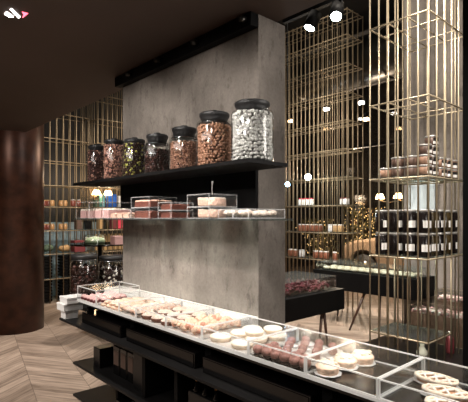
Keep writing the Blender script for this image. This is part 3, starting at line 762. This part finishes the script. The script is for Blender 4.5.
for k in range(3):
    o = dup(tb if k < 2 else td, (AX0+.54, AY0+.10, zA+.1005*k), st[k]+' tub of the three high stack at the cage corner')
    tub_label(o, -.1)
st = ['bottom', 'second', 'third', 'top']
for k in range(3):
    o = dup(td, (AX0+.54, AY0+.245, zA+.1005*k), st[k]+' tub of the four high stack right of the corner'); tub_label(o, -.2)
o = dup(td, (AX0+.54, AY0+.245, zA+.3015), 'top tub of the four high stack right of the corner'); tub_label(o, -.2)
for j in range(3):
    for k in range(2):
        o = dup(tb, (AX0+.54, AY0+.45+.14*j, zA+.1005*k), '%s tub of the %s low stack towards the dark post' % (('lower', 'upper')[k], ('nearest', 'middle', 'farthest')[j])); tub_label(o, -.2)
# ---- black jars
def bjar(m):
    def f(label, cat, group, loc):
        g = empty('preserve_jar', loc, label, cat, group)
        MB().lathe([(.064, 0), (.070, .01), (.070, .195), (.06, .206)], 24).build('body', m, g)
        MB().lathe([(.066, .204), (.067, .225), (.062, .229), (.001, .229)], 24).build('lid', 'lid_silver', g)
        m2 = MB(); R = .0708; n = 8; vs = []
        for k in range(n+1):
            a = -1.15+1.3*k/n; vs += [(R*math.cos(a), R*math.sin(a), .05), (R*math.cos(a), R*math.sin(a), .12)]
        for k in range(n): m2.add([vs[2*k], vs[2*k+2], vs[2*k+3], vs[2*k+1]], [(0, 1, 2, 3)])
        m2.build('label', 'label_white', g)
        return g
    return f
zJ = 1.10+.0215
xsJ = [AX0+.09+.148*i for i in range(4)]
rn = ('lower', 'upper'); cn = ('first', 'second', 'third', 'fourth')
p1 = bjar('jar_black')('black preserve jar, lower row, first from left', 'jar', 'black preserve jars in the tall cage', (xsJ[0], AY0+.09, zJ))
for k in range(2):
    for i, x in enumerate(xsJ):
        if i or k: dup(p1, (x, AY0+.09, zJ+.233*k), 'black preserve jar, %s row, %s from left' % (rn[k], cn[i]), rz=(.0, .3, -.5, -.3)[i]+.2*k)
p2 = bjar('jar_olive')('olive preserve jar, lower row, right of the cage corner', 'jar', 'black preserve jars in the tall cage', (xsJ[3], AY0+.26, zJ))
for k in range(2):
    if k: dup(p2, (xsJ[3], AY0+.26, zJ+.233), 'olive preserve jar, upper row, right of the cage corner', rz=.5)
    for j in range(3): dup(p2 if j == 1 else p1, (xsJ[3], AY0+.42+.155*j, zJ+.233*k), 'dark preserve jar, %s row, %s one along the cage right side' % (rn[k], cn[j]), rz=.4+.2*j)

# vases under the cage
tag(place(MB().lathe([(.035, 0), (.055, .03), (.058, .07), (.03, .11), (.02, .13), (.026, .15)], 24).build('vase', 'porcelain'), xat(422, 4.5), 4.5, .051), 'small white ceramic vase standing under the cage', 'vase')
g = empty('storage_bottle', (xat(450, 4.9), 4.9, .051), 'dark red bottle with white neck under the cage', 'bottle')
MB().lathe([(.04, 0), (.042, .01), (.042, .15), (.02, .19)], 20).build('body', 'plum', g)
MB().lathe([(.018, .188), (.018, .225), (.02, .23)], 16).build('neck', 'white', g)

# ================================================================ BLACK BOX TABLES
def splay(g, px, py, z, s=1, m='wood_leg', sp=.12, ax='x'):
    for q in (-1, 1):
        e = (px+q*sp, py) if ax == 'x' else (px, py+q*sp)
        MB().tube([(px+q*.02 if ax == 'x' else px, py if ax == 'x' else py+q*.02, z), (*e, 0)], [.018, .012], 8).build('leg', m, g)
t = empty('display_table', (-3.3, 3.7, 0), 'black box table beside the concrete wall with red sweets', 'table', 'black box display tables')
MB().box(-.4, .4, -.95, .71, .445, .68).build('top_box', 'black_matte', t, .004)
for lx in (.35, -.3):
    splay(t, lx, .36, .445, sp=.09, ax='y'); splay(t, lx, -.7, .445, sp=.09, ax='y')
g = empty('glass_case', (-3.25, 3.7, .681), 'low glass case with green rim on the nearer black table', 'display case', 'glass cases on the black tables')
X0, X1, Y0, Y1 = -.3, .3, -.85, .62
panes(MB(), X0, X1, Y0, Y1, 0, .145).build('side_panes', 'glass', g)
MB().box(X0, X1, Y0, Y1, .146, .154).build('top_pane', 'green_glass', g)
m = MB()
for k in range(650):
    m.blob((random.uniform(X0+.04, X1-.04), random.uniform(Y0+.04, Y1-.06), random.uniform(.012, .075)), .024, .018, .013, random.choice((0, 0, 1)), 6, 4, Matrix.Rotation(random.uniform(0, 3), 3, 'X') @ Matrix.Rotation(random.uniform(0, 3), 3, 'Z'))
o = m.build('sweets', ['candy_red', 'candy_pink']); o.location = (-3.25, 3.7, .684); tag(o, 'heap of dark red sweets inside the low glass case', 'sweets', None, 'stuff')

TX0, TX1 = xat(313, 5.2), xat(416, 5.2)
cxT = (TX0+TX1)/2; wT = (TX1-TX0)/2
t = empty('display_table', (cxT, 5.45, 0), 'black box table behind the tall brass cage, with pale display', 'table', 'black box display tables')
MB().box(-wT, wT, -.25, .28, .50, .755).build('top_box', 'black_matte', t, .004)
for px_ in (363, 380):
    pass
for s, e in (((xat(364, 5.25)-cxT, -.18), (xat(349, 5.1)-cxT, -.34)), ((xat(379, 5.25)-cxT, -.18), (xat(377, 5.1)-cxT, -.3)), ((-wT+.2, .15), (-wT+.05, .3)), ((wT-.15, .15), (wT-.05, .3))):
    MB().tube([(*s, .5), (*e, 0)], [.02, .012], 8).build('leg', 'wood_leg', t)
g = empty('glass_case', (cxT, 5.45, .756), 'low glass case of pale pastries on the farther black table', 'display case', 'glass cases on the black tables')
panes(MB(), -wT+.03, wT-.03, -.22, .24, 0, .10).build('side_panes', 'glass', g)
MB().box(-wT+.03, wT-.03, -.22, .24, .101, .108).build('top_pane', 'green_glass', g)
p = None
for i in range(12):
    for j in range(2):
        x = cxT-wT+.13+i*(2*wT-.26)/11; loc = (x, 5.36+.18*j, .758)
        if p is None:
            m = MB().lathe([(.05, 0), (.058, .02), (.045, .04), (.001, .045)], 14, wob=.04)
            p = m.build('pastry', 'cream'); p.location = loc; tag(p, 'pale pastry in the farther glass case, front row, first from left', 'pastry', 'pastries in the far glass case')
        else: dup(p, loc, 'pale pastry in the farther glass case, %s row, %s from left' % (('front', 'back')[j], (ORD+['eleventh', 'twelfth'])[i]))

# stepped bins with pink marshmallow tops behind the cage
def sweet_bin(x, y, z, w, dp, h, label, flabel, rows):
    g = empty('sweet_bin', (x, y, z), label, 'bin', 'glass sweet bins by the pillar')
    edge_frame(MB(), -w/2, w/2, -dp/2, dp/2, 0, h, .006).build('edge_frame', 'brass', g)
    panes(MB(), -w/2, w/2, -dp/2, dp/2, 0, h).build('side_panes', 'glass', g)
    m = MB(); m.box(-w/2+.008, w/2-.008, -dp/2+.008, dp/2-.008, .006, h*.8, 0)
    for k in range(int(w*dp*2200)+60):
        m.blob((random.uniform(-w/2+.03, w/2-.03), random.uniform(-dp/2+.03, dp/2-.03), h*.8+random.uniform(0, .03)), .022, .022, .018, random.choice((1, 1, 2)), 7, 5)
    o = m.build('sweets', ['tub_brown', 'macaron', 'cream_white']); o.location = (x, y, z); tag(o, flabel, 'sweets', 'pink topped sweets in the bins', 'stuff')
bx = xat(440, 5.25)
sweet_bin(bx-.02, 5.30, .051, .62, .3, .40, 'low glass bin in front row behind the cage', 'pink and white sweets in the low front bin', 0)
sweet_bin(bx+.15, 5.60, .051, .62, .26, .56, 'middle height glass bin behind the low one', 'pink and white sweets in the middle bin', 0)

# ================================================================ SMALL JARS ON THE LATTICES
def small_jar(m, r=.035, h=.085, lid='tan'):
    g = empty('small_jar', (0, 0, 0), '-', 'jar')
    MB().lathe([(r*.95, 0), (r, .006), (r, h*.78), (r*.8, h*.86)], 14).build('body', m, g)
    MB().lathe([(r*.86, h*.85), (r*.88, h), (.001, h)], 14).build('lid', lid, g)
    return g
SJ = {}
def sj(m, loc, label, group, lid='tan', sc=1):
    k = (m, lid)
    if k not in SJ:
        SJ[k] = small_jar(m, lid=lid); SJ[k].location = loc; SJ[k]['label'] = label; SJ[k]['group'] = group; SJ[k].scale = (sc,)*3; return SJ[k]
    return dup(SJ[k], loc, label, group, sc=sc)
for z, nm in ((1.69, 'upper'), (1.27, 'lower')):
    zz = z+.0205
    for px, mm in ((44, 'jam'), (48, 'jam'), (52, 'honey'), (61, 'honey'), (65, 'honey')):
        side = {44: 'nearest the column', 48: 'second from column', 52: 'third from column', 61: 'fourth from column', 65: 'farthest from column'}[px]
        w = {'jam': 'red', 'honey': 'golden'}[mm]
        sj(mm, (LX-.1, yat(px, LX-.1), zz), '%s %s jar on the %s jar shelf, %s' % ('squat', w, nm, side), 'squat jars on left shelving', sc=1.25)
for px in (73, 78): sj('jam', (LX-.1, yat(px, LX-.1), 1.6905+.02), 'dark silver-lidded jar by the cake boxes, '+('left' if px == 73 else 'right')+' of two', 'squat jars on left shelving', 'lid_silver', 1.5)
# soft goods lower
def sack(px, z, m, label, sc=1):
    mb = MB()
    for k in range(6): mb.blob((random.uniform(-.04, .04), random.uniform(-.06, .06), .04+random.uniform(0, .03)), .055, .05, .045, 0, 9, 7)
    o = mb.build('sweet_bag', m); o.location = (LX-.14, yat(px, LX-.14), z+.026); o.scale = (sc,)*3; tag(o, label, 'bag', 'bags on the left shelving')
sack(47, .86, 'moss', 'dark green bag on the left shelving beside the column', 1.3)
sack(65, .86, 'tan', 'tan bag on the left shelving, centre of the bay', 1.2)
def carton(x, y, z, w, dp, h, m, label, name='sweet_carton', grp='cartons on the left shelving', lid=True):
    g = empty(name, (x, y, z), label, 'box', grp)
    MB().box(-dp/2, dp/2, -w/2, w/2, 0, h*.75).build('base', m, g, .004)
    MB().box(-dp/2-.002, dp/2+.002, -w/2-.002, w/2+.002, h*.75+.0005, h).build('lid', m, g, .004)
carton(-7.9, yat(78, -7.9), .881, .20, .18, .21, 'plum', 'dark red carton on left shelving above the huge jars')
# black box stacks under the .86 shelf
proto = None
for i, px in enumerate((40.5, 47, 63, 70, 77)):
    for tier, (z0, n) in enumerate(((.03, 7), (.4455, 7))):
        for k in range(n):
            loc = (LX-.14, yat(px, LX-.14), z0+k*.055)
            lb = 'flat black box %s from bottom, %s left shelf, %s stack from column' % (ORD[k], ('lowest', 'second lowest')[tier], ORD[i])
            if proto is None:
                proto = empty('flat_box', loc, lb, 'box', 'flat black boxes stacked on left shelving')
                MB().box(-.1, .1, -.06, .06, 0, .044).build('carton', 'black_matte', proto, .003)
            else: dup(proto, loc, lb)
# things under the glass shelf at left (seen between shelf and jars)
yy = lambda px: yat(px, -7.6)
for px, w, h, m, lb in ((78, .09, .17, 'tub_dark', 'dark brown bottle-shaped carton with white label, left shelving'), (87, .12, .16, 'black_gloss', 'black carton on left shelving'), (100, .07, .2, 'tan', 'narrow tan carton on left shelving'), (106, .06, .18, 'jar_olive', 'narrow olive carton on left shelving'), (113, .08, .19, 'plum', 'dark plum carton on left shelving'), (120, .16, .2, 'pink', 'bright pink carton on left shelving beside concrete wall')):
    carton(-7.9, yat(px, -7.9), 1.2925, w, .14, h, m, lb)
for px, w, h, m, lb in ((96, .07, .13, 'moss', 'dark green bottle-shaped box behind the acrylic boxes'), (102, .05, .24, 'teal', 'slim teal box behind the acrylic boxes'), (109, .07, .22, 'blue', 'deep blue box behind the acrylic boxes'), (113, .09, .25, 'blue', 'brightest and tallest blue box behind the acrylic boxes'), (119.5, .1, .22, 'white', 'white box behind acrylic boxes beside the concrete wall')):
    carton(-7.9, yat(px, -7.9), 1.7125, w, .12, h, m, lb)
# warm-lit wooden slat crate level with the blue wall
g = empty('slatted_crate', (-7.98, 4.36, .8825), 'row of pale wooden slats on left shelving below pink carton', 'crate')
for k in range(13): MB().box(-.01, .01, -.62+k*.079, -.575+k*.079, 0, .31).build('slat', 'tan', g)
MB().box(-.03, -.012, -.62, .37, 0, .28).build('back', 'tan', g)

# cage behind the wall: small jars
for z, its in ((1.70, ((306, 'white', 3),)), (1.25, ((306, 'amber', 3), (317, 'amber', 2), (331, 'label_white', 1), (338, 'tan', 2))), (.8, ((293, 'amber', 2), (302, 'label_white', 1), (321, 'amber', 3), (335, 'amber', 1)))):
    nm = {1.70: 'top', 1.25: 'middle', .8: 'lowest'}[z]
    q = 0
    for px, mm, n in its:
        for k in range(n):
            q += 1
            x = xat(px, 6.1)+(k-(n-1)/2)*.106
            w = {'white': 'white', 'amber': 'amber', 'label_white': 'white labelled', 'tan': 'tan'}[mm]
            where = 'near the concrete wall' if px < 317 else 'near the cage right end'
            sj(mm, (x, 6.1, z+.0205), 'small %s jar on %s filled cage shelf, %s from left' % (w, nm, ORD[q-1]), 'small jars in the cage behind the wall', 'white' if mm != 'white' else 'pink', 1.45)
for k in range(2):
    sj('label_white', (xat(348+4*k, 6.2)-.1, 6.2, 1.7205), ('left', 'right')[k]+' pale jar at the right end of the cage top shelf', 'pale jars at the right end', 'plum', 1.3)

# ================================================================ LEFT: HUGE JARS AND CAKE STAND
t = empty('jar_table', (-5.25, 2.55, 0), 'low black table carrying two huge glass jars', 'table')
MB().box(-.35, .35, -.38, .8, .42, .46).build('top', 'black_matte', t, .003)
MB().box(-.05, .33, .1, .78, 0, .419).build('plinth', 'black_matte', t, .003)
def huge(px, Y, r, h, lab, fills, flab, fh):
    d_ = None; x = xat(px, Y); g = empty('storage_jar', (x, Y, .4605), lab, 'jar', 'huge jars on the low table')
    MB().lathe([(r*.95, .003), (r, .02), (r, h*.78), (r*.85, h*.86), (r*.78, h*.88)], 36, cap=False).build('body', 'glass', g)
    l = MB().lathe([(r*.8, h*.87), (r*.92, h*.9), (r*.93, h*.96), (r*.7, h*.985), (.001, h)], 36).build('lid', 'rubber', g)
    MB().tube([(r*.86*math.cos(k*PI/16), r*.86*math.sin(k*PI/16), h*.865) for k in range(33)], .008, 6).build('clasp_ring', 'steel', g)
    m = MB(); m.lathe([(r-.045, .01), (r-.045, fh*.9), (.001, fh*.95)], 24, mi=0)
    for k in range(520):
        a = random.uniform(0, 2*PI); m.blob(((r-.034)*math.cos(a), (r-.034)*math.sin(a), random.uniform(.03, fh)), .024, .022, .02, random.choices(range(len(fills)), [3, 1])[0], 8, 6)
    o = m.build('jar_filling', fills); o.location = (x, Y, .4605); tag(o, flab, 'sweets', 'sweets filling the huge jars', 'stuff')
huge(84.5, 2.36, .175, .60, 'huge glass jar with black lid, left of two', ['dark_choc', 'red_choc'], 'dark chocolate balls in the left huge jar', .44)
huge(113, 2.75, .19, .56, 'huge glass jar, right one behind the tray end', ['dark_choc', 'cream_white'], 'black and white chocolates in the right huge jar', .40)
t = empty('glass_side_table', (xat(100, 2.95), 2.95, 0), 'dark round cake table behind the two huge jars', 'table')
MB().lathe([(.42, 1.10), (.42, 1.125)], 40).build('top', 'dark_glass', t)
MB().tube([(0, 0, 0), (0, 0, 1.10)], .03, 12).build('stem', 'black_matte', t); MB().lathe([(.22, 0), (.2, .02), (.03, .04)], 30).build('base', 'black_matte', t)
x = xat(95, 2.95)
m = MB(); m.lathe([(.14, 0), (.15, .03), (.13, .07), (.001, .10)], 28)
for k in range(40):
    a = k*2.4; r = .13*math.sqrt(k/40); m.blob((r*math.cos(a), r*math.sin(a), .085-.04*(r/.13)**2), .03, .018, .012, 1, 8, 5, Matrix.Rotation(a, 3, 'Z'))
o = m.build('frosted_cake', ['green_cake', 'cream_white']); o.location = (x, 2.95, 1.126); tag(o, 'round pale green frosted cake on the dark round table', 'cake')
g = empty('cake_cover', (x, 2.95, 1.126), 'clear cover over the pale green cake', 'cake cover')
MB().lathe([(.165, 0), (.165, .11), (.15, .125), (.001, .13)], 32, cap=False).build('dome', 'glass', g)
carton(xat(117, 3.0), 3.0, 1.126, .14, .14, .12, 'macaron', 'small pink carton on the round table right of green cake', grp='cartons near green cake')

# ================================================================ WALL LAMPS, BACKGROUND LIGHTS
def sconce(x, y, z, lab, dx, dy, power=14):
    g = empty('wall_lamp', (x, y, z), lab, 'lamp', 'warm shaded lamps')
    MB().lathe([(.05, .09), (.085, 0.0)][::-1], 20, cap=False).build('lamp_shade', 'lampshade', g)
    MB().blob((0, 0, .045), .03, .03, .035).build('bulb', 'lampshade', g)
    MB().tube([(0, 0, -.03), (dx*.5, dy*.5, -.06), (dx, dy, -.02)], .008, 8).build('arm', 'brass', g)
    point(x, y, z+.2, power, (1, .78, .55), .12)
for px, lb in ((96.5, 'left warm lamp shade glowing above the acrylic boxes'), (108, 'right warm lamp shade glowing above the acrylic boxes')):
    sconce(XL+.7, yat(px, XL+.7), 1.94, lb, -.68, 0, 4)
for px, lb in ((380, 'left warm lamp shade glowing behind the tall cage'), (398, 'right warm lamp shade glowing behind the tall cage')):
    sconce(xat(px, 7.6), 7.6, 1.86, lb, 0, .68, 9)
# bright bulbs right of the wall
def bulb(px, Y, z, m, r, lab, power, col):
    x = xat(px, Y); g = empty('pendant_bulb', (x, Y, z), lab, 'lamp', 'bright bulbs right of the wall')
    MB().blob((0, 0, 0), r, r, r, 0, 14, 10).build('bulb', m, g)
    MB().tube([(0, 0, r), (0, 0, ZH-z)], .004, 6).build('cord', 'black_matte', g)
    point(x, Y, z-.15, power, col)
bulb(287.5, 5.2, 2.02, 'spot_blue', .036, 'bright bluish bulb beside the shelf right end', 8, (.5, .75, 1))
bulb(308, 5.6, 2.15, 'spot_warm', .05, 'bright warm white bulb inside the cage light, right of bluish bulb', 10, (1, .95, .8))
for i, (px, py) in enumerate(((326, 108), (361, 101.5), (291, 120), (366, 118))):
    Y = 7.7; x = xat(px, Y); dpt = x*FX+Y*FY; z = EYE+(PY0-py)/FPX*dpt
    g = empty('ceiling_downlight', (x, Y, z), ['small white downlight in the middle of the lattice view', 'brightest small downlight at the lattice right end', 'small dim downlight beside the concrete wall', 'small dim downlight right of the lattice cage'][i], 'lamp', 'small far downlights')
    MB().tube([(0, 0, .0), (0, 0, .09)], .05, 16).build('housing', 'black_matte', g)
    MB().box(-.05, .05, -.04, .04, -.05, -.001).build('lens', 'led_white' if i < 2 else 'lampshade', g)
    MB().tube([(0, 0, .09), (0, 0, 4.07-z if z < 4 else .2)], .006, 6).build('rod', 'black_matte', g)
# notice panel added for pale window glimpses past the pillar
tag(box('glimpse_panel', 'pale_glimpse', (px0+.05, px0+.42, 5.735, 5.749, 1.55, 2.0)), 'pale blue grey panel added for window glimpses behind the cage shelf', 'panel')

# ================================================================ OUTSIDE: CAR AND LIT SHRUB
def car():
    Yc = 9.6; xf = xat(338, Yc)
    g = empty('car', (xf, Yc, -.04), 'small rounded beige vintage car parked outside the window', 'car')
    prof = [(0, .35), (.02, .62), (.12, .84), (.45, .98), (.95, 1.05), (1.05, 1.08), (1.42, 1.46), (1.9, 1.56), (2.5, 1.5), (3.1, 1.15), (3.5, .98), (3.62, .6), (3.6, .35)]
    arch1 = [(1.02+.0, .30)]
    body = MB(); bot = []
    for cx_ in (2.9, .72):
        bot += [(cx_+.38*math.cos(a), .32+.38*math.sin(a)) for a in [PI*k/10 for k in range(11)]]
    poly = prof+bot
    ws = [(-.0, 1.0), ]
    body.prism(poly, 0, 1.5); body.build('body', 'car_paint', g, .07)
    for cx_ in (.72, 2.9):
        for y in (.09, 1.41):
            w = MB(); w.tube([(cx_, y-.09, .33), (cx_, y+.09, .33)], .32, 28); w.build('wheel', 'tyre', g)
        h = MB(); h.tube([(cx_, -.012, .33), (cx_, .0, .33)], .17, 20); h.build('hubcap', 'steel', g)
    MB().prism([(1.22, 1.08), (1.5, 1.40), (1.95, 1.48), (1.95, 1.08)], -.012, .01).prism([(2.02, 1.08), (2.02, 1.47), (2.45, 1.43), (2.9, 1.12)], -.012, .01).build('side_window', 'black_gloss', g)
    MB().box(-.06, .02, .0, 1.5, .42, .52).build('bumper', 'steel', g, .02)
    MB().blob((.08, .12, .74), .08, .11, .11, 0, 16, 10).build('headlight', 'porcelain', g)
car()
point(xat(350, 8.9), 8.9, 2.6, 900, (1, .88, .72), .1)  # lamp added outside to make the car visible
def shrub(px, Y, z0, w, h, lab):
    x = xat(px, Y); g = empty('lit_shrub', (x, Y, z0), lab, 'shrub', 'shrubs with fairy lights outside')
    m = MB(); l = MB()
    for k in range(420):
        c = (random.gauss(0, w*.33), random.gauss(0, .16), .5+random.uniform(0, h))
        R = Matrix.Rotation(random.uniform(0, 3), 3, 'X') @ Matrix.Rotation(random.uniform(0, 3), 3, 'Z'); m.blob(c, .07, .03, .008, 0, 6, 4, R)
    for k in range(int(w*300) if w > .95 else 110): l.blob((random.gauss(0, w*.33), -.2+random.uniform(-.12, .2), .5+random.uniform(0, h)), .012, .012, .012, 0, 6, 4)
    m.build('foliage', 'leaf', g)['kind'] = 'stuff'; q = l.build('fairy_lights', 'fairy', g); q['kind'] = 'stuff'
    MB().tube([(0, 0, 0), (0, 0, .9)], .04, 8).build('trunk', 'wood_leg', g)
    MB().lathe([(.2, 0), (.26, .4), (.24, .42)], 20).build('pot', 'black_matte', g)
shrub(364, 11.6, -.04, 1.0, 1.35, 'shrub with yellow fairy lights behind the car')
shrub(320, 10.6, -.04, .9, 1.0, 'fairy lit shrub left of the car, seen through cage')
